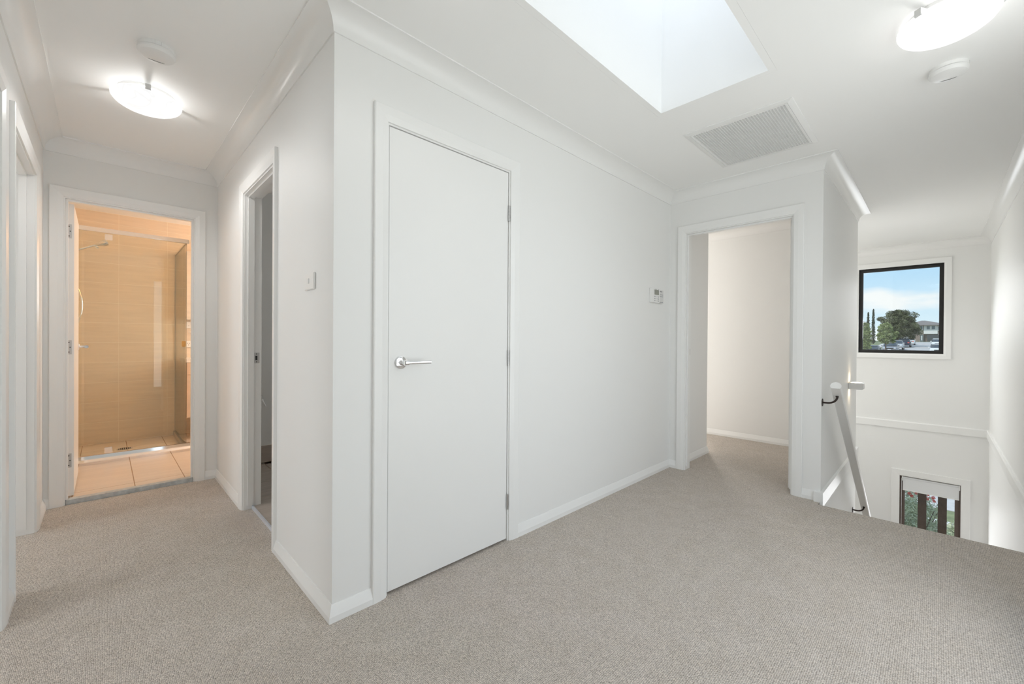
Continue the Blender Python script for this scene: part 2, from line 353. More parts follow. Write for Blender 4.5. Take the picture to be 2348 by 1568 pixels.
# toilet room and bathroom shells
wall('wall_toilet_back', 'Y', WY1, WY1+.06, TH, WX1, 'grey painted back wall of the toilet room', m='wcwall')
wall('wall_toilet_side', 'X', WX1, WX1+.06, WY0, WY1, 'grey painted side wall of the toilet room', m='wcwall', holes=[(1.3, 1.9, 1.2, 2.0)])
wall('wall_toilet_front', 'Y', WY0-.06, WY0, TH, WX1, 'grey painted front wall of the toilet room', m='wcwall')
wall('wall_bathroom_front', 'Y', WY1+.06, WY1+.12, TH, BX1, 'bathroom wall shared with the toilet room', m='walltile')
wall('wall_bathroom_right', 'X', BX1, BX1+.08, WY1+.06, BYB, 'tiled bathroom wall beyond the vanity', m='walltile', holes=[(3.0, 3.9, 1.0, 2.0)])
BK = wall('wall_bathroom_back', 'Y', BYB, BYB+.1, BX0-.08, BX1+.08, 'warm beige tiled back wall of the shower', m='grout')
BL = wall('wall_bathroom_left', 'X', BX0-.08, BX0, L+TH, BYB, 'beige tiled shower wall behind the open bathroom door', m='grout')
TZ = .016
BF = struct(slab('Z', -.26, TZ-.0015, BX0, BX1, L+.065, BYB).build('floor_bathroom', 'floorgrout'), 'cream tiled bathroom floor in front of the shower', 'floor')
WF = struct(slab('Z', -.26, TZ-.004, .055, WX1, WY0, WY1, [(-1, TH, -1, D3[0]-JB), (-1, TH, D3[1]+JB, 9)]).build('floor_toilet', 'floorgrout'), 'grey brown tiled floor of the toilet room', 'floor')

def tiles(parent, axis, c, depth, us, ws, m, gap=.003, names='tile'):
    """separate tiles on a plane; c is the grout face, depth is signed towards the room"""
    cache = {}
    P = {'X': lambda c_, u, w: (c_, u, w), 'Y': lambda c_, u, w: (u, c_, w), 'Z': lambda c_, u, w: (u, w, c_)}[axis]
    for i in range(len(us)-1):
        for j in range(len(ws)-1):
            du, dw = us[i+1]-us[i]-gap, ws[j+1]-ws[j]-gap; key = (round(du, 4), round(dw, 4))
            if key not in cache:
                e = .0015; t = depth
                ring = lambda k, h: [P(h, a*(du/2-k), b*(dw/2-k)) for a, b in ((-1, -1), (1, -1), (1, 1), (-1, 1))]
                mb = MB().add(ring(0, 0)+ring(0, t*.7)+ring(e, t), [(0, 1, 2, 3), (8, 9, 10, 11)]+[(k, (k+1) % 4, 4+(k+1) % 4, 4+k) for k in range(4)]+[(4+k, 4+(k+1) % 4, 8+(k+1) % 4, 8+k) for k in range(4)])
                o = mb.build(names, m); cache[key] = o.data
            else:
                o = bpy.data.objects.new(names, cache[key]); col.objects.link(o)
            o.location = P(c, (us[i]+us[i+1])/2, (ws[j]+ws[j+1])/2); o.parent = parent
rows = [.020]+[.031+.2072*k for k in range(1, 12)]+[ZT-.002]
cols = [BX0+.002]+[-.541+.398*k for k in range(0, 5)]+[BX1-.002]
tiles(BK, 'Y', BYB, -.001, cols, rows, 'walltile')
tiles(BL, 'X', BX0, .001, [3.30, 3.62, 4.01, BYB-.008], rows, 'walltile')
tiles(BF, 'Z', TZ-.0015, .0015, [BX0+.012, -.808, -.484, -.190, .12, .43, .74, 1.05, BX1-.01], [L+.066, 2.60, 3.47, 4.02, BYB-.012], 'floortile', .006)
tiles(WF, 'Z', TZ-.004, .004, [.055, .36, .66, .96, 1.26, WX1-.01], [D3[0], 1.06, 1.60, 1.95, 2.25, WY1-.012], 'greytile', .004)
tskw = struct(box('baseboard_toilet', 'grout', (TH+.004, WX1-.01, WY1-.004, WY1-.0005, TZ, .165)), 'row of tall grey brown skirting tiles in the toilet room', 'skirting')
tiles(tskw, 'Y', WY1-.004, -.006, [TH+.006, .45, .75, 1.05, 1.35, WX1-.012], [TZ+.001, .165], 'greytile')
# thresholds
struct(box('trim_2', 'stone', (D2[0]+.001, D2[1]-.001, L+.002, L+.065, -.01, .030), bevel=.004), 'grey marbled stone threshold under the bathroom doorway', 'threshold')
struct(box('trim_3', 'angle', (.046, .0545, D3[0]+.001, D3[1]-.001, -.03, .022)), 'pale metal angle edging the toilet room tiles', 'threshold')

# ------------------------------------------------------------------ cornice and skirting
cove = [(0, 0), (.006, 0)]+[(.006+(CP-.012)*(1-math.cos(R(a))), .005+(CP-.011)*math.sin(R(a))) for a in range(0, 91, 10)]+[(CP, CP-.006), (CP, CP), (0, CP)]
loop = [(-W, Y2), (-W, L), (0, L), (0, 0), (Lx, 0), (Lx, Y1), (X2, Y1), (X2, YB), (X3, YB), (X3, Y2)]
names = ['the hall doorways', 'the bathroom doorway', 'the light switch wall', 'the closed cupboard door', 'the open bedroom doorway', 'the handrail wall', 'the stair return wall', 'the stair recess', 'the stair window', 'the open side wall of the stairs']
ti = 4
for mb, nm in zip(sweep([(x, y, ZC) for x, y in loop], cove, (0, 0, 1), -1, True), names):
    struct(mb.build(f'trim_{ti}', 'trim', smooth=25), 'white coved cornice above '+nm, 'cornice'); ti += 1
for mb, nm in zip(sweep([(X2-.16, Y1+.1, ZC), (X2-.16, .36, ZC)], cove, (0, 0, 1), 1), ['far wall']):
    struct(mb.build(f'trim_{ti}', 'trim', smooth=25), 'white coved cornice inside the open bedroom', 'cornice'); ti += 1
SKH = .066
skp = [(0, 0), (.016, 0), (.016, .024), (.005, .060), (.003, SKH), (0, SKH)]
skirts = [([(-W, Y2), (-W, D5[0]-.072)], 'near_left', 'white skirting beside the nearest hall doorway'),
          ([(-W, D5[1]+.072), (-W, D6[0]-.072)], 'left_pier', 'short white skirting on the pier between the two hall doorways'),
          ([(-W, D6[1]+.072), (-W, L), (D2[0]-.072, L)], 'hall_corner', 'white skirting in the hall corner by the bathroom door hinges'),
          ([(D2[1]+.072, L), (0, L), (0, D3[1]+.072)], 'hall_end', 'white skirting between the bathroom and toilet doorways'),
          ([(0, D3[0]-.072), (0, 0), (D1[0]-.072, 0)], 'corner', 'white skirting around the projecting wall corner'),
          ([(D1[1]+.072, 0), (Lx, 0), (Lx, D4[1]+.072)], 'landing_back', 'long white skirting from the cupboard door to the bedroom doorway'),
          ([(Lx, D4[0]-.072), (Lx, Y1+.035)], 'bedroom_door', 'short white skirting between the bedroom doorway and the stairs'),
          ([(Lx+TH, -.055), (3.69, -.055), (3.69, .75)], 'bedroom_nib', 'white skirting on the nib wall inside the bedroom'),
          ([(X2-.16, .36), (X2-.16, Y1+.1)], 'bedroom_far', 'white skirting on the far bedroom wall')]
for path, nm, lab in skirts:
    v = MB()
    for s_ in sweep([(x, y, 0) for x, y in path], skp, (0, 0, 1), -1): v.add(s_.v, s_.f)
    struct(v.build('baseboard_'+nm, 'trim'), lab, 'skirting')
stp = [(0, -.03), (.022, -.03), (.022, .055), (.014, .066), (0, .066)]
bb = MB()
bb.box(2.925, X2+.02, Y1-.02, Y1-.0003, -.03, .068).box(X2+.0003, X2+.02, Y1-.0001, YB-.001, -.03, .068).box(2.925, Lx-.0003, Y1-.0002, Y1+.034, .0003, .068)
struct(bb.build('trim_20', 'trim'), 'white ledge strip along the handrail wall ending in a square block', 'ledge')
for mb, nm, i in zip(sweep([(X3, YB, 0), (X3, Y2, 0), (NOSE+.02, Y2, 0)], stp, (0, 0, 1), -1), ['white ledge strip across the stair window wall at floor level', 'white ledge strip along the open side wall of the stairs'], (21, 22)):
    struct(mb.build(f'trim_{i}', 'trim'), nm, 'ledge')

# ------------------------------------------------------------------ doors
ARP = [(.008, 0), (.008, .008), (.034, .015), (.068, .018), (.072, .016), (.072, 0)]
def doorway(n, axis, plane, side, d, label, depth=TH, stop=None, cat='door'):
    """frame of a doorway: jambs, stops and mitred architrave. side: room direction along the axis"""
    a0, a1, h = d
    P = (lambda u, c, z: (u, c, z)) if axis == 'Y' else (lambda u, c, z: (c, u, z))
    e = struct(empty(f'door_{n}', P((a0+a1)/2, plane, 0)), label, cat)
    nrm = Vector((0, side, 0)) if axis == 'Y' else Vector((side, 0, 0))
    path = [P(a0, plane, 0), P(a0, plane, h), P(a1, plane, h), P(a1, plane, 0)]
    test = nrm.cross((Vector(path[1])-Vector(path[0])).normalized()); outward = Vector(P(-1, 0, 0))
    for mb in sweep(path, ARP, nrm, 1 if test.dot(outward) > 0 else -1): mb.build('architrave', 'trim', e)
    back = plane-side*depth
    lo, hi = min(plane, back), max(plane, back)
    def B(u0, u1, c0, c1, z0, z1): return (u0, u1, c0, c1, z0, z1) if axis == 'Y' else (c0, c1, u0, u1, z0, z1)
    J = JB-.0008
    for b in (B(a0-J, a0, lo, hi, 0, h+J), B(a1, a1+J, lo, hi, 0, h+J), B(a0, a1, lo, hi, h, h+J)): box('jamb', 'trim', b, e)
    if stop:
        c0, c1 = sorted((plane-side*stop[0], plane-side*stop[1])); s = .012
        for b in (B(a0+.0003, a0+s, c0, c1, 0.03, h-.0003), B(a1-s, a1-.0003, c0, c1, .03, h-.0003), B(a0+s, a1-s, c0, c1, h-s, h-.0003)): box('door_stop', 'trim', b, e)
    return e
def knuckle(parent, x, y, z, h=.085):
    k = MB()
    for i in range(5): k.tube([(x, y, z-h/2+h*i/5+.0004), (x, y, z-h/2+h*(i+1)/5-.0004)], .0062, 12)
    return k.build('hinge', 'satin', parent, smooth=40)
def lever(parent, p, out, along, name='handle', ln=.125):
    """round rose, neck and straight bar lever"""
    p = Vector(p); out = Vector(out); along = Vector(along)
    h = MB().tube([p+out*.0015, p+out*.052], .0115, 20).tube([p+out*.046-along*.006, p+out*.046+along*.012], .0125, 20).tube([p+out*.046, p+out*.046+along*ln], .0082, 20).build(name, 'chrome', parent, smooth=40)
    MB().tube([p+out*.0005, p+out*.007, p+out*.0085], [.0275, .0275, .0255], 36).build('rose', 'chrome', h, smooth=40)
    return h
d1 = doorway(1, 'Y', 0, -1, D1, 'closed flush white cupboard door with chrome lever and three hinges', stop=(.042, .06))
d1leaf = box('door_leaf', 'door', (.2395, .9585, .003, .038, .012, 2.0505), d1, bevel=.0015)
lever(d1, (.298, .003, 1.018), (0, -1, 0), (1, 0, 0), ln=.128)
for z in (1.825, 1.022, .220): knuckle(d1, .9605, -.003, z)
box('cupboard_back', 'dark', (D1[0]-.01, D1[1]+.01, .062, .075, 0.0005, D1[2]+.01), d1)

d2 = doorway(2, 'Y', L, -1, D2, 'bathroom doorway with its white door standing open inwards', stop=(.02, .058))
lf = box('door_leaf', 'door', (-.8335, -.7985, L+.103, L+.103+.70, .032, 2.035), d2, bevel=.001)
lever(d2, (-.7985, L+.103+.64, 1.045), (1, 0, 0), (0, -1, 0))
for z in (1.846, 1.052, .275):
    hp = MB().box(-.8337, -.809, L+.1015, L+.1028, z-.048, z+.048).build('hinge_plate', 'satin', d2, bevel=.0004)
    for dz, dx in ((.033, 0), (0, .006), (-.033, 0)):
        MB().tube([(-.8225+dx, L+.1014, z+dz), (-.8225+dx, L+.1002, z+dz)], .0036, 10).build('screw', 'dark', hp)

d3 = doorway(3, 'X', 0, -1, D3, 'toilet doorway in the hall with strike plate on its jamb', stop=(.02, .055))
sp_ = box('strike_plate', 'satin', (.058, .088, D3[1]-.0016, D3[1]-.0003, .992-.035, .992+.035), d3, bevel=.0005)
box('latch_hole', 'dark', (.064, .076, D3[1]-.0024, D3[1]-.0017, .992-.014, .992+.014), sp_)
for z in (.992-.026, .992+.026): MB().tube([(.071, D3[1]-.0017, z), (.071, D3[1]-.0026, z)], .003, 10).build('screw', 'dark', sp_)
box('door_leaf', 'door', (TH+.004, TH+.65, D3[0]-.037, D3[0]-.002, .024, D3[2]-.004), d3, bevel=.001)

d4 = doorway(4, 'X', Lx, -1, D4, 'front bedroom doorway with its white door swung inwards', stop=(.02, .055))
box('door_leaf', 'door', (Lx+TH+.004, Lx+TH+.77, D4[0]+.001, D4[0]+.036, .014, D4[2]-.006), d4, bevel=.001)
for z in (1.84, 1.03, .21): box('hinge_plate', 'satin', (Lx+TH-.006, Lx+TH+.0036, D4[0]+.0004, D4[0]+.007, z-.045, z+.045), d4)
box('strike_plate', 'satin', (Lx+.058, Lx+.088, D4[1]-.0016, D4[1]-.0003, 1.0, 1.055), d4)
doorway(5, 'X', -W, 1, D5, 'nearest hall doorway frame at the very edge of the picture')
doorway(6, 'X', -W, 1, D6, 'second hall doorway, bright white frame next to the bathroom', stop=(.03, .06))

# ------------------------------------------------------------------ stairs, handrail and stair lamp
RISE, GO = .18, .237
fg = struct(empty('stair_flight', (NOSE, (Y1+Y2)/2, -1.4)), 'carpeted stair flight dropping behind the landing edge', 'stairs')
for k in range(1, 15):
    box('step', 'carpet', (NOSE+.001+(k-1)*GO, NOSE+k*GO+.02, Y2+.001, Y1-.001, -RISE*k-.17, -RISE*k), fg)
struct(box('floor_lower_hall', 'carpet', (NOSE, X3, Y2, YB, LOW-.1, LOW)), 'carpeted lower hall floor at the foot of the stairs', 'floor')
YR = Y1-.085
ra, rb = Vector((2.925, YR, .822)), Vector((4.86, YR, -.645))
dr = (rb-ra).normalized(); sd = Vector((0, 1, 0)); ud = sd.cross(dr)*-1
if ud.z < 0: ud = -ud
prof = []
for k in range(0, 25):
    t = R(-38+k*(256/24)); prof.append((math.cos(t)*.031, math.sin(t)*.031))
hrv = [ra+sd*a+ud*b for a, b in prof]+[rb+sd*a+ud*b for a, b in prof]; kk = len(prof)
hr = empty('handrail', ra); tag(hr, 'white mopstick handrail sloping down the stairwell wall', 'handrail')
MB().add(hrv, [tuple(range(kk)), tuple(range(kk, 2*kk))]+[(j, (j+1) % kk, kk+(j+1) % kk, kk+j) for j in range(kk)]).build('rail', 'trim', hr, smooth=35)
def bracket(t):
    p = ra+dr*t-ud*.0195; w = Vector((p.x, Y1, p.z-.052))
    pts = [w+Vector((0, -.004, 0))]+[w+Vector((0, -.03, 0))]+[Vector((p.x, Y1-.03-.055*math.sin(R(a)), p.z-.004-.048*math.cos(R(a)))) for a in range(10, 91, 10)]
    b = MB().tube(pts, .0065, 12).box(p.x-.014, p.x+.014, YR-.008, YR+.008, p.z-.006, p.z+.002).build('bracket', 'bronze', hr, smooth=40)
    MB().tube([w, w+Vector((0, -.004, 0)), w+Vector((0, -.006, 0))], [.027, .027, .018], 24).build('wall_plate', 'bronze', b, smooth=40)
bracket(.10); bracket((4.60-2.925)/dr.x)
sl = empty('wall_lamp', (4.28, Y1, .722)); tag(sl, 'small white up and down wall lamp glowing beside the handrail', 'wall lamp')
box('lamp_body', 'plastic', (4.22, 4.34, Y1-.105, Y1-.001, .694, .752), sl, bevel=.004)
for z0, z1 in ((.7521, .7535), (.6925, .6939)): box('lamp_slot', 'lightslot', (4.245, 4.315, Y1-.085, Y1-.02, z0, z1), sl)
for z, rx in ((.758, R(180)), (.688, 0)):
    d = bpy.data.lights.new('wall_lamp_beam', 'SPOT'); d.energy = .16; d.color = (1, .74, .42); d.spot_size = R(95); d.spot_blend = 1; d.shadow_soft_size = .012
    o = bpy.data.objects.new('wall_lamp_beam', d); col.objects.link(o); o.location = (4.28, Y1-.022, z); o.rotation_euler = (rx+(R(6) if rx == 0 else R(-6)), 0, 0)

# ------------------------------------------------------------------ windows
def window(n, rect, label, m, bar, trimw):
    y0, y1, z0, z1 = rect
    e = struct(empty(f'window_{n}', (X3, (y0+y1)/2, z0)), label, 'window')
    path = [(X3, y0, z0), (X3, y1, z0), (X3, y1, z1), (X3, y0, z1)]
    pr = [(.0, 0), (.0, .010), (.02, .015), (trimw-.004, .018), (trimw, .016), (trimw, 0)]
    t = Vector((-1, 0, 0)).cross(Vector((0, 1, 0)))
    for mb in sweep(path, pr, (-1, 0, 0), -1 if t.z > 0 else 1, True): mb.build('window_trim', 'trim', e)
    for b in ((X3+.001, X3+.139, y0+.0002, y0+.006, z0, z1), (X3+.001, X3+.139, y1-.006, y1-.0002, z0, z1), (X3+.001, X3+.139, y0, y1, z0+.0002, z0+.006), (X3+.001, X3+.139, y0, y1, z1-.006, z1-.0002)):
        box('reveal_lining', m, b, e)
    f0, f1 = X3+.035, X3+.085
    for b in ((f0, f1, y0+.006, y0+bar, z0+.006, z1-.006), (f0, f1, y1-bar, y1-.006, z0+.006, z1-.006), (f0, f1, y0+bar, y1-bar, z0+.006, z0+bar), (f0, f1, y0+bar, y1-bar, z1-bar, z1-.006)):
        box('window_frame', m, b, e)
    box('pane', 'glass', (X3+.058, X3+.063, y0+bar, y1-bar, z0+bar, z1-bar), e)
    return e
window(2, UW, 'upper stair window in a black frame looking onto the street', 'black', .042, .068)
window(3, LW, 'lower stair window with bronze frame half hidden by the landing', 'bronzewin', .050, .082)
def plain_window(n, axis, c, u0, u1, z0, z1, label):
    """simple white framed window in an opening that the photograph does not show but that lights the place"""
    B = lambda a0, a1, d0, d1, h0, h1: (a0, a1, c+d0, c+d1, h0, h1) if axis == 'Y' else (c+d0, c+d1, a0, a1, h0, h1)
    e = struct(empty(f'window_{n}', (u0, c, z0) if axis == 'Y' else (c, u0, z0)), label, 'window'); m = (u0+u1)/2; t = .04
    for b in (B(u0+.001, u0+t, -.02, .02, z0+.001, z1-.001), B(u1-t, u1-.001, -.02, .02, z0+.001, z1-.001), B(u0+t, u1-t, -.02, .02, z0+.001, z0+t), B(u0+t, u1-t, -.02, .02, z1-t, z1-.001), B(m-.02, m+.02, -.018, .018, z0+t, z1-t)): box('window_frame', 'trim', b, e)
    for p0, p1 in ((u0+t, m-.02), (m+.02, u1-t)): box('pane', 'glass', B(p0, p1, -.003, .003, z0+t, z1-t), e)
plain_window(4, 'Y', Y2-.075, .0, 2.1, .1, 2.28, 'unseen tall window added beside the viewpoint to light the landing')
plain_window(5, 'Y', YB+.075, 5.05, 6.85, -.45, 2.25, 'unseen tall window added in the recess to brighten the stairwell')
plain_window(6, 'X', -4.25, -1.1, .9, .85, 2.1, 'window of the room beyond the nearest hall doorway')
plain_window(7, 'X', -4.25, 1.2, 2.7, .85, 2.1, 'window of the room beyond the second hall doorway')
plain_window(8, 'X', X3+.09, BW[0], BW[1], BW[2], BW[3], 'front bedroom window facing the street')
plain_window(9, 'X', BX1+.05, 3.0, 3.9, 1.0, 2.0, 'bathroom window beside the vanity')
plain_window(10, 'X', WX1+.035, 1.3, 1.9, 1.2, 2.0, 'unseen small window added to light the toilet room')
rbz = empty('roller_blind', (X3, -1.61, -.70)); tag(rbz, 'short white roller blind at the top of the lower stair window', 'blind')
box('fabric', 'blind', (X3+.014, X3+.018, LW[0]+.012, LW[1]-.030, -.848, -.692), rbz)
MB().tube([(X3+.022, LW[0]+.01, -.690), (X3+.022, LW[1]-.028, -.690)], .016, 16).build('roller', 'blind', rbz, smooth=40)
box('bottom_bar', 'plastic', (X3+.009, X3+.022, LW[0]+.012, LW[1]-.030, -.862, -.849), rbz)
for y in (LW[1]-.027, LW[0]+.007): box('bracket', 'plastic', (X3+.002, X3+.035, y-.001, y+.006, -.735, -.672), rbz)
MB().tube([(X3+.012, LW[1]-.018, -.70), (X3+.012, LW[1]-.018, -1.9)], .0025, 6).build('chain', 'plastic', rbz)

# ------------------------------------------------------------------ ceiling fittings
def dome(x, y, label, watts, down, r=.147):
    e = empty('ceiling_light', (x, y, ZT)); tag(e, label, 'ceiling light', 'round alabaster ceiling lights')
    MB().lathe([(.118, 0), (.118, -.012), (.112, -.016)], (x, y, ZT), 48).build('base_plate', 'plastic', e, smooth=40)
    prof = [(0.0005, -.092)]+[(r*math.sin(R(a)), -.030-.062*math.cos(R(a))**.9 if a < 90 else -.030) for a in range(10, 90, 8)]+[(r, -.030), (r-.006, -.028)]
    MB_ = MB(); n = 48; V = []; Fc = []
    for rr, h in prof:
        for k in range(n): t = 2*math.pi*k/n; V.append((rr*math.cos(t), rr*math.sin(t), h))
    for i in range(len(prof)-1):
        for k in range(n): Fc.append((i*n+k, i*n+(k+1) % n, (i+1)*n+(k+1) % n, (i+1)*n+k))
    o = MB_.add(V, Fc).build('glass_bowl', 'alabaster', None, smooth=60); o.location = (x, y, ZT); o.parent = e; o.matrix_parent_inverse = Matrix.Translation((-x, -y, -ZT))
    for k in range(3):
        a = R(28+120*k); c, s = math.cos(a), math.sin(a); tx, ty = -s*.011, c*.011
        mb = MB(); q = []
        for rr, h in ((r-.03, -.012), (r+.004, -.012), (r+.004, -.036), (r-.004, -.040)):
            for sg in (-1, 1): q.append((x+rr*c+sg*tx, y+rr*s+sg*ty, ZT+h))
        mb.add(q, [(0, 1, 3, 2), (2, 3, 5, 4), (4, 5, 7, 6)]); o = mb.build('clip', 'greyplastic', e, fix=False)
    d = bpy.data.lights.new('ceiling_light_bulb', 'POINT'); d.energy = watts; d.shadow_soft_size = .03; d.color = (1, .985, .96)
    b = bpy.data.objects.new('ceiling_light_bulb', d); col.objects.link(b); b.location = (x, y, ZT-.034)
    d = bpy.data.lights.new('ceiling_light_output', 'SPOT'); d.energy = down; d.spot_size = R(172); d.spot_blend = .5; d.shadow_soft_size = .06; d.color = (1, .985, .965)
    b = bpy.data.objects.new('ceiling_light_output', d); col.objects.link(b); b.location = (x, y, ZT-.15)
    return e
dome(-.486, 1.290, 'glowing alabaster bowl light on the hall ceiling before the bathroom', 1.8, 4.0)
dome(1.725, -1.690, 'glowing alabaster bowl light on the landing ceiling towards the stairs', .75, 2.0)
dome(.13, -.62, 'alabaster bowl light over the landing corner, seen only mirrored in the shower glass', .6, .8)
def smoke(x, y, label, ang):
    e = empty('smoke_alarm', (x, y, ZT)); tag(e, label, 'smoke alarm', 'round white smoke alarms')
    MB().lathe([(.066, 0), (.066, -.014), (.064, -.016)], (x, y, ZT), 48).build('base_ring', 'plastic', e, smooth=35)
    MB().lathe([(.060, -.016), (.068, -.019), (.068, -.026), (.062, -.036), (.048, -.043), (.001, -.044)], (x, y, ZT), 48).build('cover', 'plastic', e, smooth=30)
    # test button outline: a curved slot
    c, s = math.cos(ang), math.sin(ang); pts = []
    for t in range(-8, 9):
        u = t/8*.045; v = .030-.010*abs(t/8)**4
        pts.append((x+u*c-v*s, y+u*s+v*c, ZT-.0442+.006*abs(t/8)**3))
    MB().tube(pts, .0008, 6).build('button_slot', 'dark', e)
    for t in (-.011, .011): box('base_tab_line', 'greyplastic', (x+t-.0005, x+t+.0005, y-.0675, y-.064, ZT-.015, ZT-.001), e)
smoke(-.481, .790, 'round white smoke alarm near the hall ceiling light', R(0))
smoke(2.200, -1.700, 'round white smoke alarm on the landing ceiling near the stairs', R(-90))
va = empty('air_vent', (2.30, -.835, ZT)); tag(va, 'large rectangular return air grille in the landing ceiling', 'vent')
vx0, vx1, vy0, vy1 = 2.00, 2.615, -1.083, -.585
fr = MB(); o_ = .042
for mb in sweep([(vx0, vy0, ZT), (vx1, vy0, ZT), (vx1, vy1, ZT), (vx0, vy1, ZT)], [(0, 0), (0, .010), (.012, .010), (.012, .007), (.014, .007), (.014, .010), (o_, .004), (o_, 0)], (0, 0, -1), 1, True):
    mb.build('frame', 'plastic', va)
box('filter_backing', mat('grey_filter', (.62, .62, .62), .9), (vx0, vx1, vy0, vy1, ZT-.0012, ZT-.0002), va)
gr = MB(); nx, ny = 44, 34
for i in range(nx+1): x = vx0+(vx1-vx0)*i/nx; gr.box(x-.0011, x+.0011, vy0, vy1, ZT-.009, ZT-.0013)
for j in range(ny+1): y = vy0+(vy1-vy0)*j/ny; gr.box(vx0, vx1, y-.0011, y+.0011, ZT-.0088, ZT-.0014)
g_ = gr.build('eggcrate_grille', 'plastic', va, fix=False); g_['kind'] = 'stuff'
box('catch', 'plastic', (vx0-.001, vx0+.006, -.80, -.785, ZT-.013, ZT-.008), va)

# ------------------------------------------------------------------ wall fittings
sw = empty('light_switch', (0, .25, 1.37)); tag(sw, 'white light switch on the hall wall by the corner', 'light switch')
box('plate', 'plastic', (-.010, -.0005, .190, .308, 1.336, 1.408), sw, bevel=.0025)
box('rocker', 'plastic', (-.0145, -.0102, .243, .255, 1.362, 1.384), sw, bevel=.001)
th = empty('air_conditioner_controller', (2.69, 0, 1.50)); tag(th, 'white wall controller with small screen and keypad by the bedroom door', 'thermostat')
box('body', 'plastic', (2.578, 2.718, -.024, -.0005, 1.443, 1.562), th, bevel=.003)
box('flap', 'greyplastic', (2.720, 2.800, -.017, -.0005, 1.443, 1.556), th, bevel=.002)
box('screen', 'lcd', (2.622, 2.700, -.0252, -.0242, 1.508, 1.550), th)
for r_ in range(3):
    for c_ in range(4): box('button', 'print' if c_ in (0, 3) else 'greyplastic', (2.624+c_*.021, 2.634+c_*.021, -.0256, -.0242, 1.488-r_*.017, 1.497-r_*.017), th)
box('logo', 'print', (2.640, 2.665, -.0248, -.0242, 1.554, 1.557), th); box('indicator', 'ink', (2.694, 2.702, -.0248, -.0242, 1.552, 1.557), th)
box('flap_heading', 'ink', (2.732, 2.772, -.0176, -.0171, 1.540, 1.545), th); box('flap_footer', 'print', (2.732, 2.790, -.0176, -.0171, 1.449, 1.456), th)
for z in (1.498, 1.513): box('flap_text', 'print', (2.732, 2.790, -.0176, -.0171, z, z+.006), th)

# ------------------------------------------------------------------ bathroom
YF, XS = 3.490, -.074
ss = empty('shower_screen', (-.45, YF, TZ)); tag(ss, 'frameless glass shower screen with chrome rails and glass return panel', 'shower screen')
box('door_glass', 'shower_glass', (-.868, XS-.012, YF-.003, YF+.003, .094, 2.045), ss)
box('return_glass', 'shower_glass', (XS-.003, XS+.003, YF-.003, BYB-.012, .070, 2.045), ss)
MB().box(BX0+.009, XS+.02, YF-.016, YF+.016, 2.046, 2.084).build('head_rail', 'chrome', ss, bevel=.004)
MB().box(XS-.010, XS+.010, YF+.017, BYB-.009, 2.046, 2.074).build('return_head_rail', 'chrome', ss, bevel=.003)
MB().prism([(YF-.045, TZ), (YF-.045, .040), (YF-.024, .062), (YF-.020, .092), (YF+.020, .092), (YF+.020, TZ)], 0, 1)
sill = MB(); pf = [(YF-.045, TZ), (YF-.045, .040), (YF-.026, .060), (YF-.020, .088), (YF+.016, .088), (YF+.016, TZ)]
sx0, sx1 = BX0+.009, XS+.032; k6 = len(pf)
sill.add([(sx0, a, b) for a, b in pf]+[(sx1, a, b) for a, b in pf], [tuple(range(k6)), tuple(range(k6, 2*k6))]+[(j, (j+1) % k6, k6+(j+1) % k6, k6+j) for j in range(k6)])
sill.build('sill_rail', 'chrome', ss, bevel=.002)
MB().box(XS-.016, XS+.018, YF+.0165, BYB-.009, TZ, .066).build('return_sill', 'satin', ss, bevel=.003)
MB().box(XS-.004, XS+.004, BYB-.0118, BYB-.0078, .07, 2.045).build('wall_channel', 'satin', ss)
for z in (.118, 2.010): MB().box(-.648, -.598, YF-.012, YF+.012, z-.026, z+.026).build('pivot_hinge', 'chrome', ss, bevel=.003)
MB().box(-.110, -.080, YF-.022, YF+.022, 1.035, 1.090).build('door_knob', mat('brass_tint_chrome', (.80, .55, .25), .12, 1), ss, bevel=.003)
shw = empty('hand_shower', (-.93, 3.95, 1.9)); tag(shw, 'chrome hand shower on a curved arm behind the glass', 'shower')
MB().tube([(-.942, 3.95, 1.86), (-.90, 3.95, 1.90), (-.82, 3.95, 1.942), (-.76, 3.95, 1.975), (-.70, 3.95, 2.005)], .0095, 12).build('arm', 'chrome', shw, smooth=50)
hd = MB(); a0 = Vector((-.71, 3.95, 2.000)); a1 = Vector((-.622, 3.95, 2.042)); hd.tube([a0, a0.lerp(a1, .25), a0.lerp(a1, .55), a0.lerp(a1, .9), a1], [.012, .017, .030, .030, .010], 20)
hd.build('spray_head', 'chrome', shw, smooth=50); MB().tube([(-.715, 3.95, 1.985), (-.69, 3.95, 1.972)], .011, 12).build('holder', 'chrome', shw, smooth=40)
MB().tube([(-.935, 3.95, 1.86)]+[(-.93+.130*math.sin(R(a)), 3.95, 1.80-.76*a/180) for a in range(0, 181, 12)]+[(-.94, 3.95, 1.04)], .0075, 10).build('hose', 'chrome', shw, smooth=60)
dg = empty('floor_waste', (-.505, 3.95, TZ)); tag(dg, 'round slotted shower drain grate in the tiled floor', 'drain')
MB().lathe([(.060, 0), (.060, .004), (.056, .005)], (-.505, 3.95, TZ), 32).build('rim', 'chrome', dg, smooth=40)
for i in range(7): x = -.505+(i-3)*.014; h = math.sqrt(.050**2-((i-3)*.014)**2); box('slot', 'dark', (x-.004, x+.004, 3.95-h, 3.95+h, TZ+.0051, TZ+.0056), dg)
vt = empty('vanity_unit', (.6, 4.17, .3)); tag(vt, 'wall hung pale timber vanity with white benchtop beside the shower', 'vanity')
box('cabinet', 'wood', (-.02, 1.15, 3.965, BYB-.0075, .26, .855), vt); box('benchtop', 'bench', (-.03, 1.16, 3.945, BYB-.0078, .856, .895), vt, bevel=.003)
